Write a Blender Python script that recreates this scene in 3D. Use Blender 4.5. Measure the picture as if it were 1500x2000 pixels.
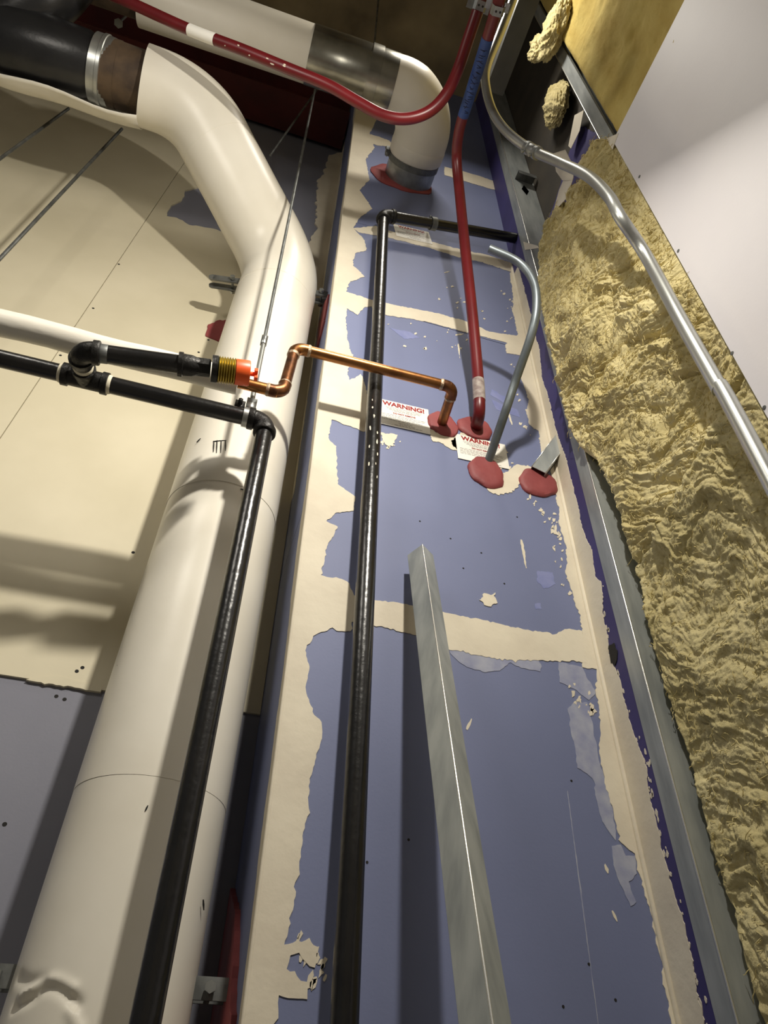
import bpy, bmesh, math, random
import numpy as np
from mathutils import Vector, Matrix
from mathutils.geometry import tessellate_polygon
random.seed(7); np.random.seed(7)
scene = bpy.context.scene
C = scene.collection
for o in list(bpy.data.objects): bpy.data.objects.remove(o)

# ------------------------------------------------------------------ camera
CZ = 1.5                                   # eye height; X along the front wall, Y into it, Z up
FPX = 1387.0
_a, _p, _r = math.radians(16.2), math.radians(43.3), math.radians(1.17)
F = Vector((math.sin(_a)*math.cos(_p), math.cos(_a)*math.cos(_p), math.sin(_p)))
_R0 = Vector((math.cos(_a), -math.sin(_a), 0)); _U0 = _R0.cross(F)
R = _R0*math.cos(_r) + _U0*math.sin(_r); U = R.cross(F)
cam = bpy.data.cameras.new('camera'); cam_o = bpy.data.objects.new('camera', cam); C.objects.link(cam_o)
cam.sensor_fit = 'VERTICAL'; cam.sensor_height = 36; cam.sensor_width = 27; cam.lens = FPX/2000*36
cam.clip_start = 0.02
cam_o.matrix_world = Matrix(((R.x,U.x,-F.x,0),(R.y,U.y,-F.y,0),(R.z,U.z,-F.z,CZ),(0,0,0,1)))
scene.camera = cam_o
# ------------------------------------------------------------------ world, lamps, exposure
w = bpy.data.worlds.new('world'); scene.world = w; w.use_nodes = True
w.node_tree.nodes['Background'].inputs[0].default_value = (1.0, 0.95, 0.86, 1)
w.node_tree.nodes['Background'].inputs[1].default_value = 0.11
def area(name, loc, aim, size, power, col):
    l = bpy.data.lights.new(name, 'AREA'); l.shape = 'RECTANGLE'; l.size, l.size_y = size; l.energy = power; l.color = col
    o = bpy.data.objects.new(name, l); C.objects.link(o); o.location = loc
    o.rotation_euler = (Vector(aim) - Vector(loc)).to_track_quat('-Z', 'Y').to_euler()
    return o
area('work_light_beam', (0.30, 0.0, CZ+1.95), (-0.24, 0.60, CZ+1.46), (0.08, 0.06), 33, (1.0, 0.94, 0.83))
area('ceiling_light_beam', (0.42, 0.40, CZ+3.75), (0.42, 0.45, 0.0), (0.30, 0.18), 12, (1.0, 0.94, 0.83))
area('side_light_beam', (-1.0, 0.10, CZ+2.15), (0.1, 1.2, CZ+1.55), (0.45, 0.25), 6.5, (1.0, 0.94, 0.84))
scene.view_settings.view_transform = 'Standard'; scene.view_settings.look = 'None'
scene.view_settings.exposure = 0.0; scene.view_settings.gamma = 1.0; scene.view_settings.use_curve_mapping = False

# ------------------------------------------------------------------ helpers
def ray(x, y): return F + R*((x-750)/FPX) + U*((1000-y)/FPX)
CAM = Vector((0, 0, CZ))
def atY(x, y, Y): d = ray(x, y); return CAM + d*(Y/d.y)
def atX(x, y, X): d = ray(x, y); return CAM + d*(X/d.x)
def atZ(x, y, Z): d = ray(x, y); return CAM + d*((Z)/d.z)     # Z above the eye
def V(x, y, z): return Vector((x, y, z+CZ))                   # z above the eye

def srgb(r, g, b):
    f = lambda c: (c/255/12.92) if c/255 <= .04045 else ((c/255+.055)/1.055)**2.4
    return (f(r), f(g), f(b), 1)
MATS = {}
def mat(name, rgb, rough=.6, metal=0., rgb2=None, nscale=6., ndetail=6., bump=0., bscale=40., stretch=None, lo=.35, hi=.65, spec=.5, voro=False, rough2=None):
    m = bpy.data.materials.new(name); m.use_nodes = True; nt = m.node_tree; b = nt.nodes['Principled BSDF']
    b.inputs['Base Color'].default_value = srgb(*rgb); b.inputs['Roughness'].default_value = rough; b.inputs['Metallic'].default_value = metal
    b.inputs['Specular IOR Level'].default_value = spec
    tc = nt.nodes.new('ShaderNodeTexCoord'); mp = nt.nodes.new('ShaderNodeMapping')
    nt.links.new(tc.outputs['Object'], mp.inputs['Vector'])
    if stretch: mp.inputs['Scale'].default_value = stretch
    if rgb2:
        if voro:
            n = nt.nodes.new('ShaderNodeTexVoronoi'); n.inputs['Scale'].default_value = nscale; src = n.outputs['Color']
        else:
            n = nt.nodes.new('ShaderNodeTexNoise'); n.inputs['Scale'].default_value = nscale; n.inputs['Detail'].default_value = ndetail; src = n.outputs['Fac']
        nt.links.new(mp.outputs[0], n.inputs['Vector'])
        rp = nt.nodes.new('ShaderNodeValToRGB'); nt.links.new(src, rp.inputs[0])
        rp.color_ramp.elements[0].position = lo; rp.color_ramp.elements[1].position = hi
        rp.color_ramp.elements[0].color = srgb(*rgb); rp.color_ramp.elements[1].color = srgb(*rgb2)
        nt.links.new(rp.outputs[0], b.inputs['Base Color'])
        if rough2 is not None:
            mr = nt.nodes.new('ShaderNodeMapRange'); nt.links.new(src, mr.inputs[0])
            mr.inputs[3].default_value = rough; mr.inputs[4].default_value = rough2
            nt.links.new(mr.outputs[0], b.inputs['Roughness'])
    if bump:
        n = nt.nodes.new('ShaderNodeTexNoise'); n.inputs['Scale'].default_value = bscale; n.inputs['Detail'].default_value = 5
        nt.links.new(mp.outputs[0], n.inputs['Vector'])
        bp = nt.nodes.new('ShaderNodeBump'); bp.inputs['Strength'].default_value = bump; bp.inputs['Distance'].default_value = .01
        nt.links.new(n.outputs['Fac'], bp.inputs['Height']); nt.links.new(bp.outputs[0], b.inputs['Normal'])
    MATS[name] = m; return m
mat('grey_board', (134,135,147), .62, rgb2=(126,127,140), nscale=3, bump=.03, bscale=180)
mat('blue_board', (117,125,160), .62, rgb2=(110,118,152), nscale=2.2, bump=.03, bscale=180)
mat('purple_board', (64,58,116), .6, rgb2=(56,50,100), nscale=5)
mat('cream_paint', (222,213,187), .55, rgb2=(212,203,176), nscale=3, bump=.05, bscale=30)
mat('compound', (226,217,196), .75, rgb2=(214,204,184), nscale=8, bump=.10, bscale=45)
mat('thin_compound', (168,171,186), .75, rgb2=(138,143,172), nscale=22, bump=.05, bscale=60)
mat('faint_smear', (130,137,180), .7, rgb2=(118,126,174), nscale=30)
mat('white_jacket', (234,229,216), .33, rgb2=(226,220,205), nscale=4, bump=.06, bscale=14)
mat('white_jacket_rough', (234,230,218), .5, rgb2=(225,219,206), nscale=6, bump=.22, bscale=22, stretch=(.35,1,1))
mat('white_board', (232,229,232), .55, rgb2=(226,222,226), nscale=2, bump=.02, bscale=120)
mat('board_core', (176,172,160), .9, rgb2=(150,146,136), nscale=40)
mat('black_pipe', (16,16,17), .27, rgb2=(26,25,25), nscale=14, bump=.10, bscale=60, spec=.6)
mat('black_fitting', (44,43,41), .42, metal=.55, rgb2=(30,29,29), nscale=30, bump=.22, bscale=110)
mat('black_iron', (24,24,26), .32, rgb2=(33,33,34), nscale=8, bump=.10, bscale=30)
mat('rust_rubber', (86,68,48), .75, rgb2=(56,43,32), nscale=14, bump=.15, bscale=40)
mat('copper', (178,124,74), .26, metal=1., rgb2=(132,88,54), nscale=16, bump=.04, bscale=60, rough2=.4)
mat('copper_old', (150,100,64), .38, metal=.95, rgb2=(92,62,45), nscale=28, bump=.08, bscale=80)
mat('solder', (196,176,150), .45, metal=.6, rgb2=(150,125,100), nscale=60, bump=.3, bscale=150)
mat('galvanized', (168,170,168), .33, metal=.92, rgb2=(140,143,142), nscale=26, bump=.03, bscale=60, rough2=.45)
mat('galv_stud', (172,176,174), .40, metal=.35, rgb2=(142,147,147), nscale=34, ndetail=8, bump=.06, bscale=50, stretch=(1,1,.18), rough2=.5)
mat('edge_highlight', (225,226,222), .25, metal=.8)  # paler steel along the bends, a highlight line put into the colour
mat('galv_dull', (128,130,128), .5, metal=.75, rgb2=(98,100,99), nscale=26, bump=.05)
mat('steel_shield', (176,174,162), .26, metal=1., rgb2=(140,138,128), nscale=9, bump=.05, bscale=16)
mat('emt', (196,198,194), .34, metal=.85, rgb2=(170,172,169), nscale=18, stretch=(1,1,.2), bump=.03)
mat('emt_grey', (122,130,134), .42, metal=.6, rgb2=(104,111,115), nscale=20)
mat('red_conduit', (110,22,27), .36, rgb2=(92,17,22), nscale=8, spec=.5)
mat('dark_red_steel', (84,22,20), .7, rgb2=(66,18,17), nscale=6)
mat('firestop', (150,72,72), .6, rgb2=(132,58,60), nscale=12, bump=.18, bscale=35)
mat('label_paper', (240,237,228), .5)
mat('old_sticker', (168,158,150), .6, rgb2=(128,112,108), nscale=60)
mat('label_red', (150,20,24), .6)
mat('label_grey', (146,140,140), .6)
mat('blue_tape', (44,72,132), .55, rgb2=(36,60,114), nscale=20, bump=.1, bscale=60)
mat('ink', (14,18,48), .6)
mat('dirt', (26,24,22), .8)
mat('orange_plastic', (236,92,28), .4)
mat('brass_thread', (206,186,92), .3, metal=.9, rgb2=(170,150,80), nscale=30)
mat('pipe_dope', (222,214,190), .7)
mat('wool', (220,207,158), .95, rgb2=(194,179,126), nscale=7, ndetail=12, bump=.35, bscale=120, lo=.3, hi=.72, spec=.1)
mat('wool_grey', (210,198,152), .95, rgb2=(182,169,120), nscale=6, ndetail=12, bump=.4, bscale=120, lo=.3, hi=.7, spec=.1)
mat('wool_fibre', (216,202,148), .9, rgb2=(196,180,122), nscale=12, spec=.1)
mat('wool_yellow', (204,184,112), .95, rgb2=(178,152,80), nscale=9, ndetail=10, bump=.5, bscale=50, lo=.3, hi=.7, spec=.1, stretch=(1,1,.35))
mat('paper', (226,218,200), .7, rgb2=(214,205,186), nscale=10, bump=.05)
mat('concrete', (168,152,120), .9, rgb2=(112,100,78), nscale=2.4, ndetail=10, bump=.3, bscale=9)
mat('floor_concrete', (196,192,184), .9, rgb2=(180,176,168), nscale=2, bump=.1)
mat('plain_wall', (226,221,210), .8)
mat('dark_steel', (92,92,86), .55, metal=.3, rgb2=(76,76,72), nscale=6)
mat('shaded_cavity', (64,58,48), .9, rgb2=(48,44,38), nscale=5)  # shade inside the open stud bay, put into the board's colour

def tag(o, label=None, cat=None, group=None, kind=None):
    if label: o['label'] = label
    if cat: o['category'] = cat
    if group: o['group'] = group
    if kind: o['kind'] = kind
    return o
def thing(name, label, cat, loc=(0,0,0), group=None):
    o = bpy.data.objects.new(name, None); C.objects.link(o); o.location = loc; o.empty_display_size = .05
    return tag(o, label, cat, group)
def link(name, me, m, parent=None, smooth=True):
    o = bpy.data.objects.new(name, me); C.objects.link(o)
    me.materials.append(MATS[m])
    if smooth and len(me.polygons): me.polygons.foreach_set('use_smooth', [True]*len(me.polygons))
    if parent is not None:
        o.parent = parent; pl = parent.location
        p = parent
        off = Vector(p.location)
        if p.parent is not None: off = off + p.parent.location
        o.location = -off
        # vertices are in world coordinates: origin shifted back by the parents' positions
    return o
class MB:
    """collects shapes (world coordinates) and links them as one mesh"""
    def __init__(s): s.v = []; s.f = []
    def add(s, vs, fs):
        k = len(s.v); s.v += [tuple(v) for v in vs]; s.f += [tuple(i+k for i in f) for f in fs]; return s
    def box(s, c, ax, h):
        """centre, three axes (unit), half sizes"""
        c = Vector(c); ax = [Vector(a).normalized() for a in ax]; vs = []
        for i in (-1,1):
            for j in (-1,1):
                for k in (-1,1): vs.append(c + ax[0]*h[0]*i + ax[1]*h[1]*j + ax[2]*h[2]*k)
        return s.add(vs, [(0,1,3,2),(4,6,7,5),(0,4,5,1),(2,3,7,6),(0,2,6,4),(1,5,7,3)])
    def aabb(s, lo, hi):
        lo, hi = Vector(lo), Vector(hi); c = (lo+hi)/2; h = (hi-lo)/2
        return s.box(c, ((1,0,0),(0,1,0),(0,0,1)), h)
    def tube(s, pts, rad, n=24, caps=True, start=0., noise=0.):
        pts = [Vector(p) for p in pts]; m = len(pts)
        if not hasattr(rad, '__len__'): rad = [rad]*m
        T = []
        for i in range(m):
            t = pts[min(i+1,m-1)] - pts[max(i-1,0)]
            if t.length < 1e-9: t = pts[min(i+2,m-1)] - pts[max(i-2,0)]
            T.append(t.normalized())
        ref = Vector((0,0,1)) if abs(T[0].z) < .9 else Vector((0,1,0))
        nrm = (ref - T[0]*ref.dot(T[0])).normalized(); vs = []; fs = []
        for i in range(m):
            nrm = (nrm - T[i]*nrm.dot(T[i])).normalized(); b = T[i].cross(nrm)
            for k in range(n):
                a = 2*math.pi*k/n + start
                rr = rad[i]*(1 + (random.uniform(-noise,noise) if noise else 0))
                vs.append(pts[i] + (nrm*math.cos(a) + b*math.sin(a))*rr)
        for i in range(m-1):
            for k in range(n):
                fs.append((i*n+k, i*n+(k+1)%n, (i+1)*n+(k+1)%n, (i+1)*n+k))
        if caps:
            fs.append(tuple(range(n-1,-1,-1))); fs.append(tuple((m-1)*n+k for k in range(n)))
        return s.add(vs, fs)
    def lathe(s, a, b, prof, n=24, caps=True):
        """profile [(t along a->b in metres, radius)]; hard steps are doubled points"""
        a, b = Vector(a), Vector(b); d = (b-a).normalized()
        ref = Vector((0,0,1)) if abs(d.z) < .9 else Vector((0,1,0))
        x = (ref - d*ref.dot(d)).normalized(); y = d.cross(x); vs = []; fs = []; m = len(prof)
        for t, r in prof:
            for k in range(n):
                q = 2*math.pi*k/n; vs.append(a + d*t + (x*math.cos(q)+y*math.sin(q))*r)
        for i in range(m-1):
            for k in range(n): fs.append((i*n+k, i*n+(k+1)%n, (i+1)*n+(k+1)%n, (i+1)*n+k))
        if caps: fs.append(tuple(range(n-1,-1,-1))); fs.append(tuple((m-1)*n+k for k in range(n)))
        return s.add(vs, fs)
    def build(s, name, m, parent=None, smooth=True, auto=40):
        me = bpy.data.meshes.new(name); me.from_pydata(s.v, [], s.f); me.update()
        bm = bmesh.new(); bm.from_mesh(me); bmesh.ops.recalc_face_normals(bm, faces=bm.faces)
        if smooth:
            for e in bm.edges:
                if len(e.link_faces) == 2 and e.calc_face_angle(0) > math.radians(auto): e.smooth = False
        bm.to_mesh(me); bm.free()
        return link(name, me, m, parent, smooth)
def fillet(pts, r, n=10):
    pts = [Vector(p) for p in pts]; out = [pts[0]]
    if not hasattr(r, '__len__'): r = [r]*len(pts)
    for i in range(1, len(pts)-1):
        a, b, c = pts[i-1], pts[i], pts[i+1]; u = (a-b).normalized(); v = (c-b).normalized()
        ang = u.angle(v)
        if ang > math.pi-.01: out.append(b); continue
        d = min(r[i]/math.tan(ang/2), (a-b).length*.49 if i > 1 else (a-b).length*.95, (c-b).length*.49 if i < len(pts)-2 else (c-b).length*.95)
        rr = d*math.tan(ang/2); cen = b + (u+v).normalized()*(rr/math.sin(ang/2))
        p0, p1 = b+u*d, b+v*d; e0, e1 = p0-cen, p1-cen; tot = e0.angle(e1); ax = e0.cross(e1).normalized()
        for k in range(n+1): out.append(cen + Matrix.Rotation(tot*k/n, 3, ax) @ e0)
    out.append(pts[-1]); return out
def spline(pts, n=8):
    pts = [Vector(p) for p in pts]; q = [pts[0]*2-pts[1]] + pts + [pts[-1]*2-pts[-2]]; out = []
    for i in range(1, len(q)-2):
        p0, p1, p2, p3 = q[i-1:i+3]
        for k in range(n):
            t = k/n; out.append(.5*((2*p1)+(p2-p0)*t+(2*p0-5*p1+4*p2-p3)*t*t+(3*p1-p0-3*p2+p3)*t**3))
    out.append(pts[-1]); return out
def jag(poly, amp, step, fixed=()):
    """ragged outline: every edge is split and pushed about (2D)"""
    out = []; n = len(poly); ph = random.uniform(0, 9)
    for i in range(n):
        a, b = np.array(poly[i]), np.array(poly[(i+1)%n]); L = np.linalg.norm(b-a); k = max(1, int(L/step))
        nn = np.array([-(b-a)[1], (b-a)[0]])/(L+1e-9); drift = 0
        for j in range(k):
            q = a+(b-a)*j/k
            if i not in fixed and amp:
                drift = .7*drift + random.gauss(0, .55)
                q = q + nn*amp*(drift*.6 + random.uniform(-.5, .5))*min(1, 3*j/k if j else .5)
            out.append(tuple(q))
    return out
def plate(name, poly, plane, pos, th, m, parent=None, amp=0, step=.01, fixed=(), dome=0, out=-1):
    """poly: 2D outline on the plane (Y: x,z   X: y,z); a slab standing th proud of it towards the room"""
    if amp: poly = jag(poly, amp, step, fixed)
    n = len(poly); P = (lambda u, v, d: (u, pos+out*d, v)) if plane == 'Y' else (lambda u, v, d: (pos+out*d, u, v))
    tri = tessellate_polygon([[Vector((u, v, 0)) for u, v in poly]])
    vs = [P(u, v, th) for u, v in poly] + [P(u, v, -.0005) for u, v in poly]
    fs = [tuple(t) for t in tri] + [(i, (i+1)%n, (i+1)%n+n, i+n) for i in range(n)]
    mb = MB().add(vs, fs); return mb.build(name, m, parent, smooth=False)
def onfront(px): return [(p.x, p.z) for p in (atY(x, y, YF) for x, y in px)]
def onleft(px): return [(p.x, p.z) for p in (atY(x, y, YL) for x, y in px)]
def onright(px): return [(p.y, p.z) for p in (atX(x, y, XR) for x, y in px)]
YF, YL, XC, XR, XB = 1.22, 1.58, 0.163, 0.876, 0.985     # front wall, left rear wall, its corner, right wall, back of the right wall
ZT = 4.75                                                # ceiling above the eye
ax0 = ((1,0,0),(0,1,0),(0,0,1))

# ================================================================== the setting
def struct(o): o['kind'] = 'structure'; return o
struct(MB().aabb((-2.8,-2.6,-.1), (2.4,2.2,0)).build('floor', 'floor_concrete', smooth=False))
struct(MB().aabb((-2.8,-2.6,ZT+CZ), (2.4,2.2,ZT+CZ+.2)).build('ceiling', 'concrete', smooth=False))
struct(MB().aabb((-2.8,-2.7,0), (2.4,-2.6,ZT+CZ)).build('wall_back', 'plain_wall', smooth=False))
wl = struct(MB().aabb((-2.8,YL,0), (XC+.02,YL+.1,ZT+CZ)).build('wall_left', 'grey_board', smooth=False))
wf = struct(MB().aabb((XC+.013,YF+.0135,0), (XB+.4,YF+.55,ZT+CZ)).build('wall_front', 'board_core', smooth=False))
wr = struct(MB().aabb((XB,-2.6,0), (XB+.1,YF+.0134,ZT+CZ)).build('wall_right', 'shaded_cavity', smooth=False))
# boards of the boxed-out front wall, laid on edge one above the other
for z0, z1 in ((-1.5,-.313),(-.311,.905),(.908,2.118),(2.121,2.698),(2.701,ZT)):
    MB().aabb((XC,YF,z0+CZ), (XR+.012,YF+.0134,z1+CZ)).build('drywall_panel', 'blue_board', wf, smooth=False)
for z0, z1 in ((-1.5,1.2),(1.203,ZT)):
    MB().aabb((XC,YF+.0136,z0+CZ), (XC+.0129,YL,z1+CZ)).build('drywall_panel', 'blue_board', wf, smooth=False)
MB().tube([(XC+.001,YF+.001,0),(XC+.001,YF+.001,ZT+CZ)], .0035, 10).build('corner_bead', 'compound', wf)

# joint compound on the front wall (outlines ragged, 1.5 mm proud)
cornL = [(705,215),(669,450),(598,1000),(520,1500),(468,2000),(455,2140)]
left_edge = [(736,232),(722,262),(731,290),(714,312),(722,352),(702,372),(727,408),(700,428),(690,446),(712,470),(714,490),(694,496),(690,520),(712,541),(684,550),(676,570),
  (725,586),(752,592),(806,603),(860,614),(909,628),(955,648),(1012,657),(1020,681),(988,669),(905,648),(860,636),(810,624),(752,615),(725,599),(712,600),(698,616),(678,603),
  (676,636),(682,681),(690,694),(678,727),(682,743),(704,731),(712,750),(719,776),(719,800),(722,846),(705,842),(680,832),(647,820),(643,859),(656,872),(659,946),(694,971),(690,998),(655,1003),(637,1019),(660,1030),(641,1061),(626,1124),(662,1130),(682,1140),(691,1163),
  (731,1173),(799,1182),(864,1196),(967,1217),(1083,1240),(1102,1229),(1136,1233),(1146,1296),(1120,1290),(1088,1292),(1060,1290),(1000,1290),(940,1282),(873,1266),(817,1243),(729,1222),(687,1215),(684,1233),(656,1233),(649,1226),(612,1243),(596,1271),(605,1303),(598,1355),(612,1397),(628,1411),(624,1462),(611,1500),
  (604,1544),(600,1595),(588,1658),(578,1742),(567,1804),(555,1847),(604,1832),(619,1859),(615,1889),(596,1880),(584,1862),(566,1866),(560,1892),(580,1906),(598,1918),(600,1951),(545,1944),(543,1973),(534,2000),(522,2140)]
poly = [(XC, .02)] + [(XC, z_) for x_, z_ in onfront(cornL[::-1])] + onfront(left_edge) + [(XC+.085, .9), (XC+.10, .5), (XC+.09, .02)]
plate('joint_compound', poly, 'Y', YF, .0016, 'compound', wf, .0035, .006, fixed=(0,1,2,3,4,5,len(poly)-1))
right_edge = [(1006,505),(1000,524),(996,537),(1002,586),(1000,607),(1012,652),(1000,668),(987,675),(989,690),(1016,694),(1017,739),(1033,781),(1026,800),(1034,830),(1052,842),(1058,888),(1070,900),(1093,1000),(1090,1020),(1101,1053),(1108,1100),(1103,1117),(1113,1143),(1123,1183),(1133,1207),(1137,1232),
  (1137,1303),(1166,1308),(1163,1353),(1172,1407),(1170,1467),(1176,1500),(1196,1580),(1208,1640),(1240,1668),(1248,1708),(1268,1772),(1284,1852),(1300,1932),(1312,2000),(1340,2130)]
ptsL = onfront(right_edge); zs = (ptsL[0][1], ptsL[-1][1])
ptsL += [(XR-.030, .9), (XR-.034, .02)]; zs = (ptsL[0][1], .02)
poly = ptsL + [(XR, zs[1]), (XR, zs[0])]
plate('joint_compound', poly, 'Y', YF, .0015, 'compound', wf, .0035, .006, fixed=(len(ptsL)-1,len(ptsL),len(ptsL)+1))
plate('joint_compound', onfront([(690,446),(735,442),(756,450),(841,472),(897,487),(951,498),(1006,516),(1000,532),(940,512),(897,503),(839,484),(756,464),(700,454)]), 'Y', YF, .0014, 'compound', wf, .004, .006)
plate('joint_compound', onfront([(868,326),(905,335),(972,356),(1000,366),(1000,376),(960,370),(900,352),(868,342)]), 'Y', YF, .0014, 'compound', wf, .004, .006)
plate('joint_compound', onfront([(722,262),(760,275),(770,288),(735,284),(720,276)]), 'Y', YF, .0014, 'compound', wf, .004, .006)
for px in ([(838,838),(870,850),(905,850),(905,880),(880,878),(862,866),(842,860)], [(945,945),(975,930),(1010,908),(1040,912),(1022,935),(1000,962),(975,968),(955,960)], [(880,862),(900,845),(935,858),(920,882),(893,880)],
           [(742,845),(776,850),(766,872),(752,868)],[(1085,1030),(1092,1050),(1080,1040)],[(945,1160),(968,1158),(972,1180),(950,1184),(935,1172)]):
    plate('joint_compound', onfront(px), 'Y', YF, .0018, 'compound', wf, .005, .005)
# thin, scraped-off compound
for px, mm in (([(873,1266),(887,1285),(911,1303),(948,1313),(976,1310),(997,1294),(1023,1305),(1055,1312),(1058,1303),(1053,1288),(1000,1289),(940,1281)],'thin_compound'),
  ([(1108,1385),(1123,1372),(1147,1372),(1157,1410),(1167,1467),(1176,1505),(1196,1580),(1202,1642),(1176,1604),(1164,1560),(1156,1520),(1128,1500),(1125,1477),(1115,1433)],'thin_compound'),
  ([(1090,1293),(1137,1303),(1163,1353),(1150,1368),(1120,1345),(1093,1333)],'thin_compound'),
  ([(1194,1652),(1212,1650),(1222,1672),(1240,1672),(1240,1712),(1228,1722),(1242,1762),(1232,1770),(1218,1742),(1204,1712),(1198,1690)],'thin_compound'),
  ([(760,640),(800,648),(820,660),(790,662)],'faint_smear'),([(960,780),(1010,800),(1015,815),(970,800)],'faint_smear'),
  ([(1050,1115),(1080,1118),(1085,1140),(1062,1150),(1048,1135)],'faint_smear'),([(1045,1180),(1056,1178),(1058,1190),(1046,1190)],'faint_smear'),([(960,760),(990,778),(985,788),(958,772)],'faint_smear')):
    plate('compound_smear', onfront(px), 'Y', YF, .0009 if mm == 'thin_compound' else .0004, mm, wf, .0025, .006)
def streak(px, wid, plane, m, parent, name='compound_smear'):
    P = {'Y': onfront, 'X': onright, 'L': onleft}[plane](px); a, b = np.array(P[0]), np.array(P[-1]); d = (b-a)/np.linalg.norm(b-a); nn = np.array((-d[1], d[0]))*wid
    pos = {'Y': YF, 'X': XR, 'L': YL}[plane]
    poly = [tuple(a-d*wid*.5), tuple(a+nn*.6), tuple((a+b)/2+nn), tuple(b+nn*.3), tuple(b-nn*.3), tuple((a+b)/2-nn), tuple(a-nn*.6)]
    return plate(name, poly, 'X' if plane == 'X' else 'Y', pos, .0007, m, parent, wid*.5, .006)
for px, wd in (([(895,672),(898,700)],.003),([(1018,1055),(1028,1110)],.0035),([(1108,1545),(1168,2000)],.0012),([(912,1425),(921,1404)],.003),([(1060,735),(1072,760)],.006),([(990,800),(1000,830)],.004),([(890,655),(905,652)],.004),([(868,533),(878,530)],.003),([(1182,1690),(1187,1706)],.004),([(1196,1780),(1205,1800)],.003)):
    streak(px, wd, 'Y', 'compound' if wd > .002 else 'thin_compound', wf)
# small flecks flicked along the edges of the compound
fl = MB()
def flecks(px, spread, num, smin=.002, smax=.007):
    P = onfront(px)
    for _ in range(num):
        i = random.randrange(len(P)-1); t = random.random()
        u = P[i][0]*(1-t)+P[i+1][0]*t + random.gauss(0, spread); v = P[i][1]*(1-t)+P[i+1][1]*t + random.gauss(0, spread*1.3)
        s = random.uniform(smin, smax); k = 7; ring = []
        for j in range(k):
            a = 2*math.pi*j/k; rr = s*random.uniform(.25, 1.2); ring.append((u+rr*math.cos(a)+.6*rr*math.sin(a), v+1.7*rr*math.sin(a)))
        if not (XC+.01 < u < XR-.01): continue
        fl.add([(a, YF-.0012, b) for a, b in ring]+[(a, YF+.0002, b) for a, b in ring], [tuple(range(k))]+[(j,(j+1)%k,(j+1)%k+k,j+k) for j in range(k)])
flecks([(985,560),(1000,600),(990,640),(1000,700),(1010,780),(1030,840)], .012, 22)
flecks([(1085,1000),(1095,1100),(1120,1190)], .010, 18)
flecks([(735,850),(775,870)], .016, 16); flecks([(1030,965),(1090,1030)], .02, 16); flecks([(740,655),(900,665)], .03, 14)
flecks([(980,920),(1000,900)], .02, 14); flecks([(1130,1330),(1150,1400)], .015, 14); flecks([(600,1880),(615,1900)], .012, 18); flecks([(860,560),(960,640)], .03, 12)
o = fl.build('compound_fleck', 'compound', wf, smooth=False); o['kind'] = 'stuff'
sc = MB()
for x, y in ((798,1640),(880,1052),(1116,1525),(1150,1883),(1202,1953),(1100,1966),(820,1018),(985,1140),(1010,1010),(940,1080),(717,1684),(1170,1495),(905,1110)):
    p = atY(x, y, YF); sc.lathe((p.x,YF+.0004,p.z),(p.x,YF-.001,p.z), [(0,.0026),(.0012,.0022)], 8)
o = sc.build('nail_hole', 'dirt', wf, smooth=False); o['kind'] = 'stuff'
# ragged compound on the returning side face and on the right wall's board strip
pc = [(YF,-1.5+CZ),(YF,ZT+CZ)] + [(YF+.045+.012*math.sin(i*1.7)+.01*math.sin(i*.63), ZT+CZ-i*.16) for i in range(40)]
plate('joint_compound', pc, 'X', XC, .0014, 'compound', wf, .004, .012, fixed=(0,))
plate('joint_compound', [(YL-.05,1.5+CZ),(YL-.0005,1.5+CZ),(YL-.0005,4.4+CZ),(YL-.06,4.4+CZ),(YL-.09,3.6+CZ),(YL-.05,3.0+CZ)], 'X', XC, .0013, 'compound', wf, .01, .02, fixed=(0,1,2))
strip = [(1012,520),(1030,585),(1045,652),(1054,685),(1058,735),(1074,785),(1083,830),(1108,905),(1132,1000),(1137,1030),(1157,1077),(1163,1127),(1175,1137),(1178,1200),(1185,1233),(1190,1277),(1203,1307),(1213,1333),(1230,1407),(1257,1483),(1264,1500),(1268,1548),(1280,1592),(1296,1668),(1316,1740),(1340,1820),(1356,1900),(1376,2000),(1410,2130)]
XRW = XR
st = MB().aabb((XR,1.126,0), (XR+.0125,YF-.0002,ZT+CZ)).build('drywall_strip', 'purple_board', wr, smooth=False)
q = onright(strip); q = q + [(YF-.05, .9), (YF-.045, .02)]
poly = [(YF-.0003, q[0][1])] + q + [(YF-.0003, q[-1][1])]
plate('joint_compound', poly, 'X', XR, .0014, 'compound', wr, .003, .005, fixed=(0,len(q),len(q)+1))
fl2 = MB()
for _ in range(60):
    i = random.randrange(12, len(q)-1); t = random.random(); u = q[i][0]*(1-t)+q[i+1][0]*t - abs(random.gauss(.004,.006)); v = q[i][1]*(1-t)+q[i+1][1]*t; s = random.uniform(.0015,.005); k = 6
    if u < 1.128: continue
    ring = [(u+s*random.uniform(.4,1)*math.cos(2*math.pi*j/k), v+2*s*random.uniform(.4,1)*math.sin(2*math.pi*j/k)) for j in range(k)]
    fl2.add([(XR-.001, a, b) for a, b in ring]+[(XR+.0002, a, b) for a, b in ring], [tuple(range(k))]+[(j,(j+1)%k,(j+1)%k+k,j+k) for j in range(k)])
o = fl2.build('compound_fleck', 'compound', wr, smooth=False); o['kind'] = 'stuff'
plate('gouge', onright([(1190,1262),(1200,1256),(1207,1275),(1202,1300),(1194,1290)]), 'X', XR, .0022, 'dirt', wr, .003, .005)
plate('drywall_panel', [(p.y, p.z) for p in (atX(x, y, XB-.003) for x, y in [(1128,245),(1165,258),(1185,292),(1130,390),(1095,450),(1058,500),(1040,520),(1062,450),(1085,390),(1105,320)])], 'X', XB, .003, 'purple_board', wr, .006, .012)
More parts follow.
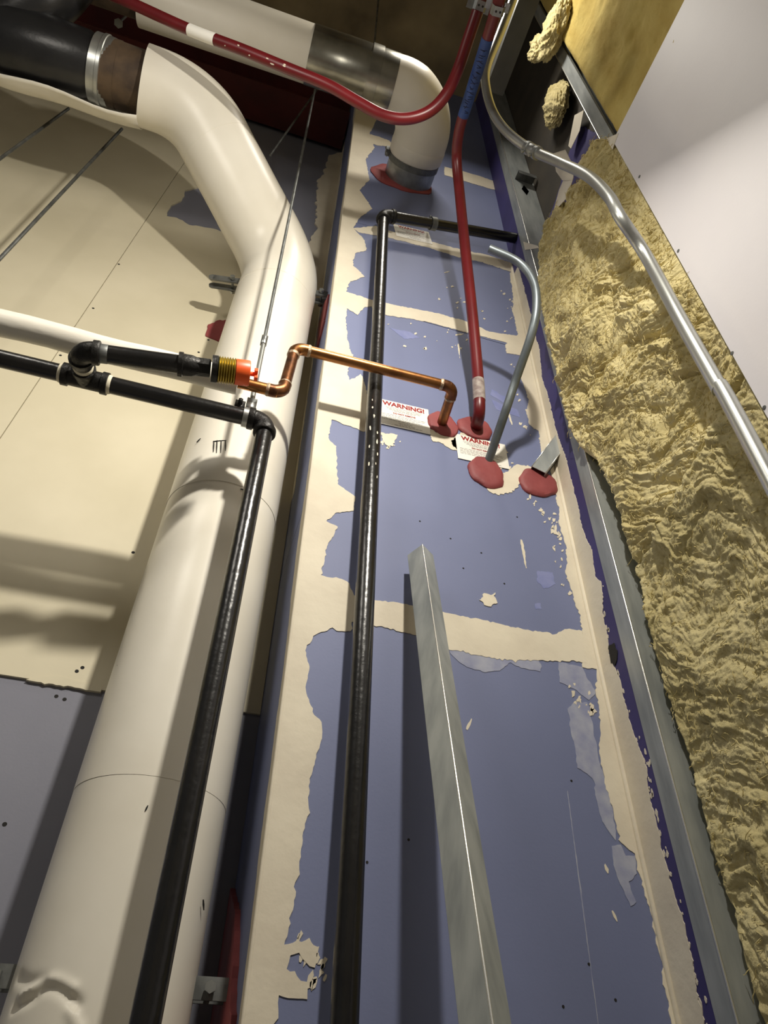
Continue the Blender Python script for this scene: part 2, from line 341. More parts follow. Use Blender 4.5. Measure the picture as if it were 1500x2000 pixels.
# caulk bead in the inside corner
MB().tube([(XR-.002,YF-.002,0),(XR-.002,YF-.002,atY(1012,520,YF).z)], .006, 8).build('corner_bead', 'compound', wr)

# cream-painted boards on the left rear wall
zs = atY(100,1335,YL).z
chip = onleft([(195,1350),(160,1346),(110,1340),(60,1330),(0,1320)])
sx0, sx1 = atY(0,860,YL), atY(240,500,YL)
dx = (sx1.x-sx0.x)/(sx1.z-sx0.z)
def seamx(z): return sx0.x + (z-sx0.z)*dx
z3 = 2.98+CZ
plate('drywall_panel', [(XC-.001,zs),(XC-.001,z3-.06),(-.22,z3+.01),(-.34,z3+.03),(-.44,z3+.0),(-.50,z3+.03),(-.54,z3+.02),(-.545,z3+.12),(-.515,z3+.2),(-.52,z3+.3),(-.44,z3+.42),(-.44,ZT+CZ),(seamx(ZT+CZ)+.0015,ZT+CZ),(seamx(zs)+.0015,zs)], 'Y', YL, .007, 'cream_paint', wl, .004, .012, fixed=(0,11,12,13))
plate('drywall_panel', [(seamx(zs)-.0015,zs),(seamx(ZT+CZ)-.0015,ZT+CZ),(-2.8,ZT+CZ),(-2.8,zs)], 'Y', YL, .0068, 'cream_paint', wl)
plate('torn_paper', [(-.34,zs+.006),(-.30,zs+.016),(-.26,zs+.012),(-.20,zs+.004),(-.20,zs-.006),(-.36,zs-.004)], 'Y', YL, .0085, 'cream_paint', wl, .003, .008)
plate('joint_compound', [(XC-.001,2.6+CZ),(XC-.001,4.3+CZ),(.09,4.2+CZ),(.06,3.7+CZ),(.10,3.3+CZ),(.05,3.0+CZ)], 'Y', YL, .008, 'compound', wl, .01, .02, fixed=(0,))
p_cream = lambda x, y: y < 1325+.15*x
sc = MB()
for x, y in ((260,1079),(161,1304),(150,1311),(110,1360),(126,1366),(9,1610),(448,640),(407,664),(388,688),(362,773),(355,779),(232,516),(182,602),(118,694)):
    yy = YL-.007 if p_cream(x, y) else YL; p = atY(x, y, yy); sc.lathe((p.x,yy+.0002,p.z),(p.x,yy-.0006,p.z), [(0,.005),(.0005,.0042)], 8)
o = sc.build('screw_hole', 'dirt', wl, smooth=False); o['kind'] = 'stuff'

# dark red steel beam along the top of the left wall
b = MB(); zb = 4.30+CZ
b.aabb((-2.6,1.36,zb),(XC-.01,1.56,zb+.012)); b.aabb((-2.6,1.452,zb+.0121),(XC-.01,1.468,zb+.33)); b.aabb((-2.6,1.36,zb+.3301),(XC-.01,1.56,zb+.342))
tag(b.build('steel_beam', 'dark_red_steel', smooth=False), 'dark red painted steel beam in shadow high up in the left corner', 'beam')

# ================================================================== the tall white drain riser on the left
PR = .138
t = thing('insulated_drain_pipe', 'large glossy white jacketed pipe rising on the left and bending to a black iron pipe', 'pipe', (-.04,1.40,0))
ax = lambda z: Vector((-.036+.008*z, 1.40, z+CZ))
B = Vector((-.012,1.40,2.52+CZ)); Cc = Vector((-.46,1.07,2.93+CZ)); E = Vector((-.80,1.05,2.90+CZ))
full = fillet([ax(-1.5), B, Cc, E], [0,.28,.27,0], 16)
zcut = [-1.5, .06, .50, 1.052, 1.224, 2.27]
def hitcyl(x, y, r=PR):
    d = ray(x, y); c0 = ax(1); A = d.x**2+d.y**2; Bq = -2*(d.x*c0.x+d.y*c0.y); Cq = c0.x**2+c0.y**2-r*r; disc = Bq*Bq-4*A*Cq
    if disc < 0: return None
    return CAM+d*((-Bq-math.sqrt(disc))/(2*A))
for i in range(5):
    z0, z1 = zcut[i], zcut[i+1]; r = PR + (0, 0, .0006, 0, .0006)[i]
    if i == 1:                                               # the paper is dented and creased here
        nz, na = 130, 260; cz_ = []
        for pl, dep in (([(2,1962),(40,1965),(70,1950),(92,1932),(115,1927),(140,1940),(158,1962)], -.007), ([(2,1950),(50,1950),(88,1922),(115,1917),(150,1933)], .006), ([(20,1905),(45,1912),(62,1918),(95,1916)], -.004), ([(150,1975),(156,1995),(165,2010)], .004)):
            H = [hitcyl(x, y) for x, y in pl]; H = spline([h for h in H if h], 6); cz_.append((np.array([((h.x-ax(1).x), h.y-1.40, h.z) for h in H]), dep))
        zz = np.linspace(z0, z1, nz); aa = np.linspace(0, 2*math.pi, na, endpoint=False)
        vs = []
        G = np.array([[(r*math.cos(q), r*math.sin(q), z_+CZ) for q in aa] for z_ in zz]).reshape(-1,3); disp = np.zeros(len(G))
        for H, dep in cz_:
            D = np.sqrt(((G[:,None,:]-H[None,:,:])**2).sum(-1)).min(1); disp += dep*np.exp(-(D/.008)**2)
        for (x_, y_, z_), dd in zip(G, disp):
            c_ = ax(z_-CZ); k_ = (r+dd)/r; vs.append((c_.x+x_*k_, c_.y+y_*k_, z_))
        fs = [(j*na+k, j*na+(k+1)%na, (j+1)*na+(k+1)%na, (j+1)*na+k) for j in range(nz-1) for k in range(na)]
        MB().add(vs, fs).build('jacket', 'white_jacket', t); continue
    n = max(2, int((z1-z0)/.05)); pts = [ax(z0+(z1-z0)*k/n) for k in range(n+1)]
    MB().tube(pts, [r]*(n) + [r-.0006], 72).build('jacket', 'white_jacket', t)
up = [p for p in full if p.z > 2.27+CZ+1e-4]; up = [ax(2.262)] + up
# three jacket lengths along the offset: lower elbow, upper elbow, end
L = [0]
for i in range(1, len(up)): L.append(L[-1]+(up[i]-up[i-1]).length)
def sub(pts, a, bq):
    L = [0]
    for i in range(1, len(pts)): L.append(L[-1]+(pts[i]-pts[i-1]).length)
    def pt(s):
        for i in range(1, len(pts)):
            if s <= L[i]+1e-9: return pts[i-1].lerp(pts[i], (s-L[i-1])/max(1e-9, L[i]-L[i-1]))
        return pts[-1]
    n = max(2, int((bq-a)/.02)); return [pt(a+(bq-a)*k/n) for k in range(n+1)], L[-1]
tot = L[-1]
for a, bq, r in ((0, .40*tot, .1388), (.40*tot-.004, .60*tot, .1382), (.60*tot-.004, tot*.875, .1388)):
    s_, _ = sub(up, a, bq); MB().tube(s_, r, 72).build('jacket_elbow', 'white_jacket', t)
s_, _ = sub(up, tot*.83, tot)
endp = sub(up, tot*.872, tot)[0][0]
MB().lathe((endp.x+.01,1.053,endp.z), (endp.x-.20,1.05,endp.z-.004), [(0,.108),(.10,.110),(.10,.112),(.155,.112),(.155,.108)], 48).build('coupling', 'rust_rubber', t)
MB().lathe((endp.x-.115,1.052,endp.z), (endp.x-.20,1.05,endp.z), [(0,.1135),(.020,.1145),(.022,.118),(.034,.118),(.036,.1145),(.062,.1145),(.062,.1125)], 48).build('band_clamp', 'emt', t)
ip = MB().lathe((endp.x-.15,1.05,endp.z-.002), (-2.7,1.05,endp.z-.06), [(0,.104),(.03,.104),(.05,.112),(.12,.116),(.16,.122),(.30,.124),(.34,.116),(1.5,.114)], 48).build('iron_pipe', 'black_iron', t)
MB().tube(fillet([(endp.x-.55,1.05,endp.z), (endp.x-.36,.90,endp.z+.10),(endp.x-.30,.78,endp.z+.45)],.1,8), .105, 32).build('iron_branch', 'black_iron', t)
# lower half of the jacket hanging open under the iron pipe
sh = MB(); vs = []; fs = []; n = 40; m = 14
for i in range(n+1):
    x = endp.x+.005 - i*.05; d = min(i/6, 1)*.018
    for j in range(m+1):
        a = math.radians(-66 + 92*j/m + (4*math.sin(i*.7) if i else 0)); rr = .139+.004*math.sin(i*.9)+.002*math.sin(j+i*.5)
        vs.append((x, 1.06+rr*math.cos(a), endp.z-d*.4+rr*math.sin(a)-.004*i/n))
for i in range(n):
    for j in range(m): fs.append((i*(m+1)+j, i*(m+1)+j+1, (i+1)*(m+1)+j+1, (i+1)*(m+1)+j))
o = sh.add(vs, fs).build('open_jacket', 'white_jacket', t)
md = o.modifiers.new('thick', 'SOLIDIFY'); md.thickness = .004; md.offset = 1
sm = MB()
for a, bq in (((284,1583),(289,1573)),((148,1697),(162,1694)),((122,1665),(124,1672)),((397,1757),(398,1778)),((418,862),(417,882)),((424,860),(423,884)),((432,861),(431,884)),((440,862),(440,880)),((416,862),(442,860)),((470,955),(480,957)),((340,868),(350,862)),((229,1299),(231,1301)),((384,864),(392,856))):
    p, qv = hitcyl(*a, PR+.0012), hitcyl(*bq, PR+.0012)
    if p and qv: sm.tube([p, (p+qv)/2, qv], [.0012,.0016,.0008], 6)
sm.build('scuff_mark', 'dirt', t)['kind'] = 'stuff'
# riser clamps
def riser_clamp(zz, label, ang, rin=PR-.022, yl=True):
    c = ax(zz); k = thing('riser_clamp', label, 'pipe clamp', c)
    b = MB(); b.lathe(c-Vector((0,0,.016)), c+Vector((0,0,.016)), [(0,rin),(0,rin+.005),(.032,rin+.005),(.032,rin)], 48, caps=False)
    b.build('clamp_band', 'galv_dull', k)
    for s in (1, -1):
        d = Vector((math.cos(ang)*s, math.sin(ang)*s, 0)); e = Vector((-d.y, d.x, 0))
        for sg in (-1, 1):
            cc = c + d*(rin+.062) + e*.016*sg
            m = MB(); m.box(cc, (d, e, (0,0,1)), (.052,.0028,.016)); m.lathe(cc+d*.052-e*.0028, cc+d*.052+e*.0028, [(0,.016),(.0056,.016)], 20)
            m.build('clamp_ear', 'galv_dull', k)
        cc = c + d*(rin+.045)
        MB().lathe(cc-e*.034, cc+e*.034, [(0,.0095),(.008,.0095),(.008,.005),(.058,.005),(.058,.0095),(.068,.0095)], 6).build('bolt', 'galvanized', k)
    return k
riser_clamp(2.36, 'steel riser clamp with flat rounded ears beside the white riser below its bend', math.radians(172))
riser_clamp(.22, 'steel riser clamp at the foot of the white riser in the lower left corner', math.radians(-4))
# red sealant beside the riser
def blob_on(plane, pos, px, conv, th, name, label, amp=.004, cat='sealant', step=.008):
    return tag(plate(name, conv(px), plane, pos, th, 'firestop', None, amp, step), label, cat, 'red firestop sealant patches')
tag(plate('firestop_sealant', [(-.23,2.22+CZ),(-.15,2.20+CZ),(-.15,2.36+CZ),(-.20,2.34+CZ),(-.235,2.29+CZ)], 'Y', YL-.007, .004, 'firestop', None, .004, .01), 'small dark red sealant smear on the cream wall left of the white riser', 'sealant')
tag(plate('firestop_sealant', [(YF+.10,2.12+CZ),(YF+.22,2.10+CZ),(YF+.25,2.34+CZ),(YF+.19,2.36+CZ),(YF+.08,2.26+CZ)], 'X', XC, .006, 'firestop', None, .008, .015), 'red sealant patch in the gap right of the white riser, beside the bulkhead corner', 'sealant')
tag(plate('firestop_sealant', [(YF+.05,-.1+CZ),(YF+.35,-.1+CZ),(YF+.35,.42+CZ),(YF+.20,.34+CZ),(YF+.06,.16+CZ)], 'X', XC, .010, 'firestop', None, .008, .015), 'red sealant at the bottom of the gap behind the white riser', 'sealant')

# ================================================================== the upper white pipe coming out of the front wall
QR = .105; QY, QZ = .872, 3.255
t = thing('insulated_waste_pipe', 'white jacketed pipe under the ceiling turning into the blue wall, with a steel shield', 'pipe', (.40,QY,QZ+CZ))
xl = atY(238,30,QY).x; xe = .432
el = fillet([V(.20,QY,QZ), V(xe,QY,QZ), V(xe,1.10,QZ)], .17, 20)
MB().tube([V(xl,QY,QZ), V((xl+.2)/2,QY,QZ), V(.20,QY,QZ)], QR, 64).build('jacket', 'white_jacket', t)
MB().tube(el, [QR+.001+.011*min(1,i/6) for i in range(len(el))], 64).build('jacket_elbow', 'white_jacket', t)
MB().lathe(V(xe,1.06,QZ), V(xe,1.2,QZ), [(0,QR+.0125),(.005,QR+.0135),(.05,QR+.0115),(.06,QR+.004)], 64).build('jacket_cuff', 'white_jacket_rough', t)
x0, x1 = atY(605,105,QY).x, atY(768,150,QY).x
MB().lathe(V(x0,QY,QZ), V(x1,QY,QZ), [(0,QR),(0,QR+.003),((x1-x0)*.36,QR+.003),((x1-x0)*.365,QR+.0042),((x1-x0),QR+.0042),((x1-x0),QR)], 64, caps=False).build('steel_shield', 'steel_shield', t)
MB().lathe(V(xe,1.115,QZ), V(xe,1.23,QZ), [(0,QR-.006),(0,QR+.003),(.104,QR+.003),(.104,QR-.006)], 64, caps=False).build('steel_sleeve', 'galvanized', t)
c = MB(); c.lathe(V(xe,1.118,QZ), V(xe,1.2,QZ), [(0,QR+.0035),(0,QR+.008),(.026,QR+.008),(.026,QR+.0035)], 64, caps=False)
for s in (-1,):
    c.box(V(xe-QR-.012, 1.130, QZ+.01), ax0, (.012,.014,.020))
bnd = c.build('band_clamp', 'galv_dull', t)
MB().lathe(V(xe-QR-.02,1.13,QZ+.045), V(xe-QR-.02,1.13,QZ-.05), [(0,.007),(.006,.007),(.006,.003),(.095,.003)], 10).build('bolt', 'galvanized', bnd)
MB().tube([V(xl+.01,QY,QZ), V(-2.7,QY,QZ)], .082, 48).build('iron_pipe', 'rust_rubber', t)
# hanger strap on the shield
h = thing('strap_hanger', 'steel strap hanger with a bright nut round the shielded upper pipe', 'pipe hanger', V(.15,QY,QZ+.1))
xb = atY(718,125,QY).x
MB().lathe(V(xb,QY,QZ), V(xb+.05,QY,QZ), [(0,QR+.0045),(0,QR+.0085),(.045,QR+.0085),(.045,QR+.0045)], 64, caps=False).build('strap', 'steel_shield', h)
MB().box(V(xb+.022,QY,QZ+QR+.035), ax0, (.022,.004,.030)).build('strap_tab', 'galv_dull', h)
MB().lathe(V(xb+.022,QY,QZ+QR+.06), V(xb+.022,QY,QZ+QR+.10), [(0,.018),(.006,.018),(.006,.011),(.018,.011),(.018,.006)], 6).build('nut', 'brass_thread', h)
MB().tube([V(xb+.022,QY,QZ+QR+.05), V(xb+.022,QY,ZT)], .005, 10).build('rod', 'galv_dull', h)
def disc(name, cx, cz, rx, rz, th, label, group=None, noise=.12, rot=0):
    """domed patch of sealant on the front wall"""
    n = 36; ph = [random.uniform(0, 6.28) for _ in range(4)]; rings = []; vs = []; fs = []
    for j, (q, d) in enumerate(((1, 0), (1, .35), (.93, .75), (.75, .95), (.4, 1.0))):
        for i in range(n):
            a = 2*math.pi*i/n; k = 1 + noise*(.5*math.sin(2*a+ph[0])+.3*math.sin(3*a+ph[1])+.25*math.sin(7*a+ph[2])) + random.uniform(-.015,.015)
            u, v = rx*q*k*math.cos(a), rz*q*k*math.sin(a)
            vs.append((cx+u*math.cos(rot)-v*math.sin(rot), YF-th*d-(.001*math.sin(5*u/rx+ph[3]) if j > 2 else 0)+(.0004 if j == 0 else 0), cz+u*math.sin(rot)+v*math.cos(rot)))
    for j in range(4):
        for i in range(n): fs.append((j*n+i, j*n+(i+1)%n, (j+1)*n+(i+1)%n, (j+1)*n+i))
    fs.append(tuple(4*n+i for i in range(n)))
    return tag(MB().add(vs, fs).build(name, 'firestop'), label, 'sealant', group)
disc('firestop_sealant', xe-.03, QZ-.012+CZ, .135, .125, .012, 'red sealant ring where the white upper pipe enters the blue wall')

# ================================================================== black pipe run on the left
KY, KZ, KR = 1.12, 1.205, .0200
t = thing('black_gas_pipe', 'black steel pipe with tee and orange cap, crossing the white riser and dropping down', 'pipe', (.03,KY,0))
pe = atY(518,842,KY); kx = .0305; KZ = atY(300,772,KY).z-CZ
pz = KZ
MB().tube([V(-1.6,KY,pz), V(kx-.03,KY,pz)], KR, 32).build('pipe', 'black_pipe', t)
MB().tube([V(kx,KY,pz-.03), (kx-.003,KY,0)], KR, 32).build('pipe', 'black_pipe', t)
def elbow(a, b, c, r, parent, m='black_fitting', col=1.16, leg=.036, name='elbow'):
    """threaded elbow: a, b, c are points on the incoming leg, the corner and the outgoing leg"""
    a, b, c = Vector(a), Vector(b), Vector(c); u = (a-b).normalized(); v = (c-b).normalized()
    mb = MB(); mb.tube(fillet([b+u*leg, b, b+v*leg], leg*.75, 12), r*col, 28)
    for d in (u, v): mb.lathe(b+d*(leg-.013), b+d*(leg+.003), [(0,r*col),(.001,r*col+.0035),(.013,r*col+.0035),(.015,r*col+.002),(.016,r)], 28)
    return mb.build(name, m, parent)
elbow(V(-1,KY,pz), V(kx,KY,pz), V(kx,KY,0), KR, t, leg=.042)
tx = atY(163,748,KY).x
bd = Vector((0,-1,-.36)).normalized()                      # the tee's branch looks up and out
tc = V(tx,KY,pz)
m = MB(); m.lathe(tc-Vector((.05,0,0)), tc+Vector((.05,0,0)), [(0,KR),(.001,KR*1.3),(.014,KR*1.3),(.016,KR*1.14),(.084,KR*1.14),(.086,KR*1.3),(.099,KR*1.3),(.1,KR)], 28)
m.lathe(tc, tc+bd*.045, [(0,KR*1.14),(.030,KR*1.14),(.031,KR*1.3),(.044,KR*1.3),(.045,KR)], 28); tee = m.build('tee', 'black_fitting', t)
for s in (-1, 1): MB().lathe(tc+Vector((.0495*s,0,0)), tc+Vector((.057*s,0,0)), [(0,KR*1.12),(.006,KR*1.06),(.0075,KR)], 24).build('thread_sealant', 'pipe_dope', tee)
ec = tc + bd*.112
MB().tube([tc+bd*.04, ec-bd*.03], KR, 24).build('pipe', 'black_pipe', t)
MB().lathe(tc+bd*.045, tc+bd*.055, [(0,KR*1.05),(.006,KR*1.1),(.010,KR)], 24).build('thread_sealant', 'pipe_dope', tee)
# direction of the branch pipe: towards the orange plug
be = None; best = 1e9
tgt = (474,728)
for i in range(400):
    yy = .75+.001*i; p = atY(*tgt, yy); e = abs((p-ec).normalized().dot(bd))
    if e < best: best, be = e, p
bv = (be-ec).normalized()
elbow(tc+bd*.04, ec, be, KR, t, leg=.038)
LB = (be-ec).length
s0 = ec+bv*.036; q1 = ec+bv*(LB*.60)
MB().tube([s0, q1+bv*.02], KR, 32).build('pipe', 'black_pipe', t)
MB().lathe(ec+bv*.041, ec+bv*.056, [(0,KR*1.04),(.014,KR*1.04),(.015,KR)], 24).build('thread', 'galv_dull', t)
mb = MB(); mb.lathe(q1-bv*.004, q1+bv*.05, [(0,KR),(.001,KR*1.34),(.010,KR*1.36),(.012,KR*1.2),(.030,KR*1.16),(.046,KR*.9),(.05,KR*.8)], 28)
mb.build('reducer', 'black_fitting', t)
MB().lathe(q1+bv*.036, q1+bv*.07, [(0,KR*1.02),(.028,KR*1.02),(.03,KR*.8)], 6).build('hex_nut', 'black_fitting', t)
c0 = q1+bv*.068
MB().lathe(c0, c0+bv*.014, [(0,KR*.8),(0,KR*1.5),(.013,KR*1.5),(.014,KR*1.2)], 32).build('sleeve_collar', 'black_fitting', t)
pr = []; n = 7
for i in range(n):
    z0 = i*.0056; pr += [(z0,KR*1.28),(z0+.0022,KR*1.5),(z0+.0036,KR*1.5),(z0+.0056,KR*1.28)]
MB().lathe(c0+bv*.013, c0+bv*.06, pr, 32).build('threaded_sleeve', 'brass_thread', t)
c1 = c0+bv*(.013+n*.0056)
cap = MB().lathe(c1, c1+bv*.04, [(0,KR*1.45),(.028,KR*1.45),(.031,KR*1.38),(.032,KR*.3)], 32).build('end_cap', 'orange_plastic', t); cap['label'] = 'orange plastic end cap'
m = MB(); m.lathe(c1+bv*.031, c1+bv*.048, [(0,.005),(.011,.005),(.011,.006)], 12)
sd = bv.cross(Vector((0,0,1))).normalized(); upv = sd.cross(bv)
m.box(c1+bv*.045, (bv, sd, upv), (.0035,.005,.017)); m.box(c1+bv*.045, (bv, sd, upv), (.0033,.014,.005)); m.build('cap_grip', 'orange_plastic', cap)
# hanger: threaded rod, coupling, clevis ring
hx = atY(486,812,KY).x
h = thing('pipe_hanger', 'thin steel hanger rod with a ring clamp holding the black pipe near its elbow', 'pipe hanger', V(hx,KY,KZ))
xt = atY(612,190,KY); hz0 = KZ+.03
rt = Vector((hx+(xt.x-hx)*((ZT+CZ)-(hz0+CZ))/(xt.z-hz0-CZ), KY, ZT+CZ)); rb = V(hx,KY,hz0)
cpl = atY(514,665,KY); f_ = (cpl.z-rb.z)/(rt.z-rb.z); cp = rb.lerp(rt, f_)
MB().tube([rb, cp], .0062, 12).build('rod', 'emt', h); MB().tube([cp, rt], .0048, 12).build('rod', 'galv_dull', h)
MB().lathe(cp-Vector((0,0,.02)), cp+Vector((0,0,.02)), [(0,.0075),(.002,.0095),(.038,.0095),(.04,.0075)], 6).build('coupling_nut', 'galvanized', h)
MB().lathe(V(hx-.013,KY,KZ), V(hx+.013,KY,KZ), [(0,KR+.0004),(0,KR+.004),(.026,KR+.004),(.026,KR+.0004)], 32, caps=False).build('ring_clamp', 'galvanized', h)
m = MB(); m.box(V(hx,KY,KZ+KR+.022), ax0, (.012,.009,.022)); m.build('clamp_neck', 'galvanized', h)
m = MB(); m.box(V(hx-.026,KY-.004,KZ+KR+.014), ax0, (.012,.003,.014)); m.box(V(hx-.026,KY+.010,KZ+KR+.014), ax0, (.012,.003,.014)); m.lathe(V(hx-.026,KY-.02,KZ+KR+.016), V(hx-.026,KY+.02,KZ+KR+.016), [(0,.006),(.04,.006)], 6); m.build('clamp_bolt', 'black_fitting', h)

# ================================================================== black pipe in front of the blue wall
GY, GR = 1.15, .0205
pe = atY(749,420,GY); gx, gz = pe.x, pe.z-CZ
t = thing('black_standpipe', 'long glossy black pipe standing before the blue wall, turning right at the top', 'pipe', (gx,GY,0))
gb = atY(672,2000,GY)
slope = (gb.x-gx)/(gb.z-(gz+CZ))
MB().tube([V(gx,GY,gz-.03), (gx+slope*(0-(gz+CZ)),GY,0)], GR, 32).build('pipe', 'black_pipe', t)
pr_ = atY(1010,466,GY)
elbow(V(gx,GY,0), V(gx,GY,gz), pr_, GR, t, leg=.045, m='black_fitting')
d = (pr_-V(gx,GY,gz)).normalized()
end = V(gx,GY,gz)+d*((XB-.002-gx)/d.x)
MB().tube([V(gx,GY,gz)+d*.04, end], GR, 32).build('pipe', 'black_pipe', t)
cl = V(gx,GY,gz)+d*.21
MB().lathe(cl-d*.011, cl+d*.011, [(0,GR+.0005),(0,GR+.005),(.022,GR+.005),(.022,GR+.0005)], 28, caps=False).build('ring_clamp', 'galv_dull', t)
MB().tube([cl+Vector((0,.01,GR)), cl+Vector((0,.02,GR+.09))], .0045, 8).build('clamp_rod', 'galvanized', t)
sp = MB()
for x, y, s in ((728,795,.004),(731,812,.005),(724,835,.006),(737,845,.004),(737,862,.005),(722,870,.004),(738,885,.004),(734,905,.003),(721,905,.005),(737,930,.003),(728,780,.003)):
    p = atY(x, y, GY-GR-.0002); k = 7
    dxx = p.x-(gx+slope*(p.z-gz-CZ)); p.y = GY-math.sqrt(max(1e-6, GR*GR-min(dxx*dxx, GR*GR*.9)))-.0004
    sp.add([(p.x+s*.6*random.uniform(.4,1)*math.cos(2*math.pi*j/k), p.y-.0004, p.z+s*2.2*random.uniform(.4,1)*math.sin(2*math.pi*j/k)) for j in range(k)], [tuple(range(k))])
sp.build('paint_spatter', 'compound', t, smooth=False)['kind'] = 'stuff'

# ================================================================== copper line with white insulation
CY, CR = 1.085, .0143
pw = atY(862,832,YF)
czz = pw.z-CZ
p1 = atY(886,757,CY); p2 = atY(577,679,CY); p3 = atY(552,768,CY); p4 = atY(430,737,CY)
czz = (p1.z+p2.z)/2-CZ
t = thing('copper_pipe', 'bent copper water pipe ending in a white insulated length on the left', 'pipe', V(.3,CY,czz))
A0 = Vector((pw.x,YF+.01,pw.z)); A1 = p1; A2 = Vector((p2.x,CY,p2.z)); A3 = Vector((p3.x,CY,p3.z)); zi = KZ; 
wi = atY(390,728,CY); A4 = Vector((-.10,CY,A3.z)); 
for a, b_, nm in ((A0,A1,'copper_old'),(A1,A2,'copper'),(A2,A3,'copper_old'),(A3,A4,'copper')):
    d = (b_-a).normalized(); MB().tube([a+(d*.012 if a is not A0 else d*0), b_-d*.012], CR, 28).build('pipe', nm, t)
for a, b_, c_ in ((A0,A1,A2),(A1,A2,A3),(A2,A3,A4)):
    u, v = (a-b_).normalized(), (c_-b_).normalized()
    e_ = MB().tube(fillet([b_+u*.036, b_, b_+v*.036], .027, 12), CR+.0016, 28).build('elbow', 'copper' if b_ is A2 else 'copper_old', t)
    for dd in (u, v): MB().lathe(b_+dd*.033, b_+dd*.041, [(0,CR+.0021),(.004,CR+.0024),(.008,CR)], 24).build('solder_joint', 'solder', e_)
ix = atY(462,762,CY).x
pts = [Vector((ix-1.6*k/30, CY+.001*math.sin(k*1.3), A3.z+.002*math.sin(k*.9))) for k in range(31)]
MB().tube(pts, [.0305+.0006*math.sin(k*2.1) for k in range(31)], 40).build('insulation_sleeve', 'white_jacket_rough', t)

# ================================================================== sealant patches, labels, stubs on the blue wall
def patch(px, py, rx, rz, label, rot=0, th=.011):
    p = atY(px, py, YF); return disc('firestop_sealant', p.x, p.z, rx, rz, th, label, rot=rot)
patch(864,830,.046,.052,'red sealant patch round the copper pipe on the blue wall')
patch(927,838,.058,.046,'red sealant patch under the red conduit on the blue wall')
patch(949,924,.056,.058,'red sealant patch round the bare grey conduit on the blue wall', rot=.3)
patch(1050,944,.060,.056,'red sealant patch round the square steel stub on the blue wall', rot=.3)

def label(px4, label_text, big=True):
    """printed warning sticker on the front wall: the four corners tl, tr, br, bl"""
    P = [atY(x, y, YF) for x, y in px4]; cx = sum(p.x for p in P)/4; cz = sum(p.z for p in P)/4
    wv = ((P[1]-P[0])+(P[2]-P[3]))/2; hv = ((P[0]-P[3])+(P[1]-P[2]))/2; W, H = wv.length, hv.length
    th = math.atan2(wv.z, wv.x); k = thing('warning_label', label_text, 'label', (cx, YF-.0026, cz), 'warning labels')
    ex = Vector((math.cos(th),0,math.sin(th))); ez = Vector((-math.sin(th),0,math.cos(th))); o0 = Vector((cx,YF-.0026,cz))
    def rect(mb, u0, u1, v0, v1, off, tk):
        mb.box(o0+ex*((u0+u1)/2)+ez*((v0+v1)/2)+Vector((0,-off,0)), (ex,(0,1,0),ez), ((u1-u0)/2,tk,(v1-v0)/2))
    m = MB(); rect(m,-W/2,W/2,-H/2,H/2,0,.0006); m.build('paper', 'label_paper', k, smooth=False)
    def txt(body, size, u, v, mm):
        cu = bpy.data.curves.new('t','FONT'); cu.body = body; cu.size = size; cu.align_x = 'CENTER'; cu.align_y = 'CENTER'; cu.extrude = .0001; cu.offset = size*.04
        ob = bpy.data.objects.new('t', cu); C.objects.link(ob); dg = bpy.context.evaluated_depsgraph_get(); dg.update()
        me = bpy.data.meshes.new_from_object(ob.evaluated_get(dg)); bpy.data.objects.remove(ob)
        b0 = o0+ex*u+ez*v+Vector((0,-.0009,0))
        M = Matrix(((ex.x,ez.x,0,b0.x),(ex.y,ez.y,-1,b0.y),(ex.z,ez.z,0,b0.z),(0,0,0,1))); me.transform(M)
        link('lettering', me, mm, k, smooth=False)
    txt('WARNING!', H*.225, 0, H*.36, 'label_red')
    txt('DO NOT REMOVE', H*.075, 0, H*.02, 'label_red')
    m = MB(); r = random.Random(3)
    rect(m,-W*.36,W*.36,H*.235,H*.245,.0008,.0001)
    for v, a, b_ in ((.19,-.34,.34),(.15,-.30,.32),(.11,-.24,.22),(-.06,-.44,.42),(-.11,-.44,.40),(-.16,-.44,.30),(-.21,-.44,.36),(-.26,-.44,.1),(-.33,-.12,.16),(-.38,-.10,.2),(-.43,-.2,.34)):
        u = a
        while u < b_:
            l = r.uniform(.02,.08); rect(m, W*u, W*min(b_,u+l), H*(v-.007), H*(v+.007), .0008, .0001); u += l+.014
    m.build('fine_print', 'label_grey', k, smooth=False)['kind'] = 'stuff'
label([(740,781),(838,801),(838,851),(738,826)], 'white warning label with red heading left of the copper pipe patch')
label([(892,848),(986,871),(994,917),(890,896)], 'white warning label with red heading between the red and grey conduits')
label([(769,437),(839,457),(842,476),(772,463)], 'small white warning label under the upper black pipe at the top of the wall')

# bare grey conduit stub
pts = spline([V(.655,YF+.01,1.468), V(.662,1.10,1.553), V(.675,1.035,1.630), V(.684,.935,1.706), V(.687,.885,1.778), V(.676,.857,1.862), V(.635,.848,1.934), V(.548,.85,1.970)], 10)
t = thing('conduit_stub', 'bare grey metal conduit curving out of the blue wall with an open end', 'conduit', V(.66,1.2,1.47))
m = MB(); m.tube(pts, .0122, 24, caps=False); m.build('tube', 'emt_grey', t)
MB().tube(pts, .0102, 20, caps=False).build('bore', 'galv_dull', t)
MB().lathe(pts[-1]+(pts[-2]-pts[-1])*.2, pts[-1], [(0,.0102),(.0,.0123)], 24, caps=False).build('rim', 'emt', t)

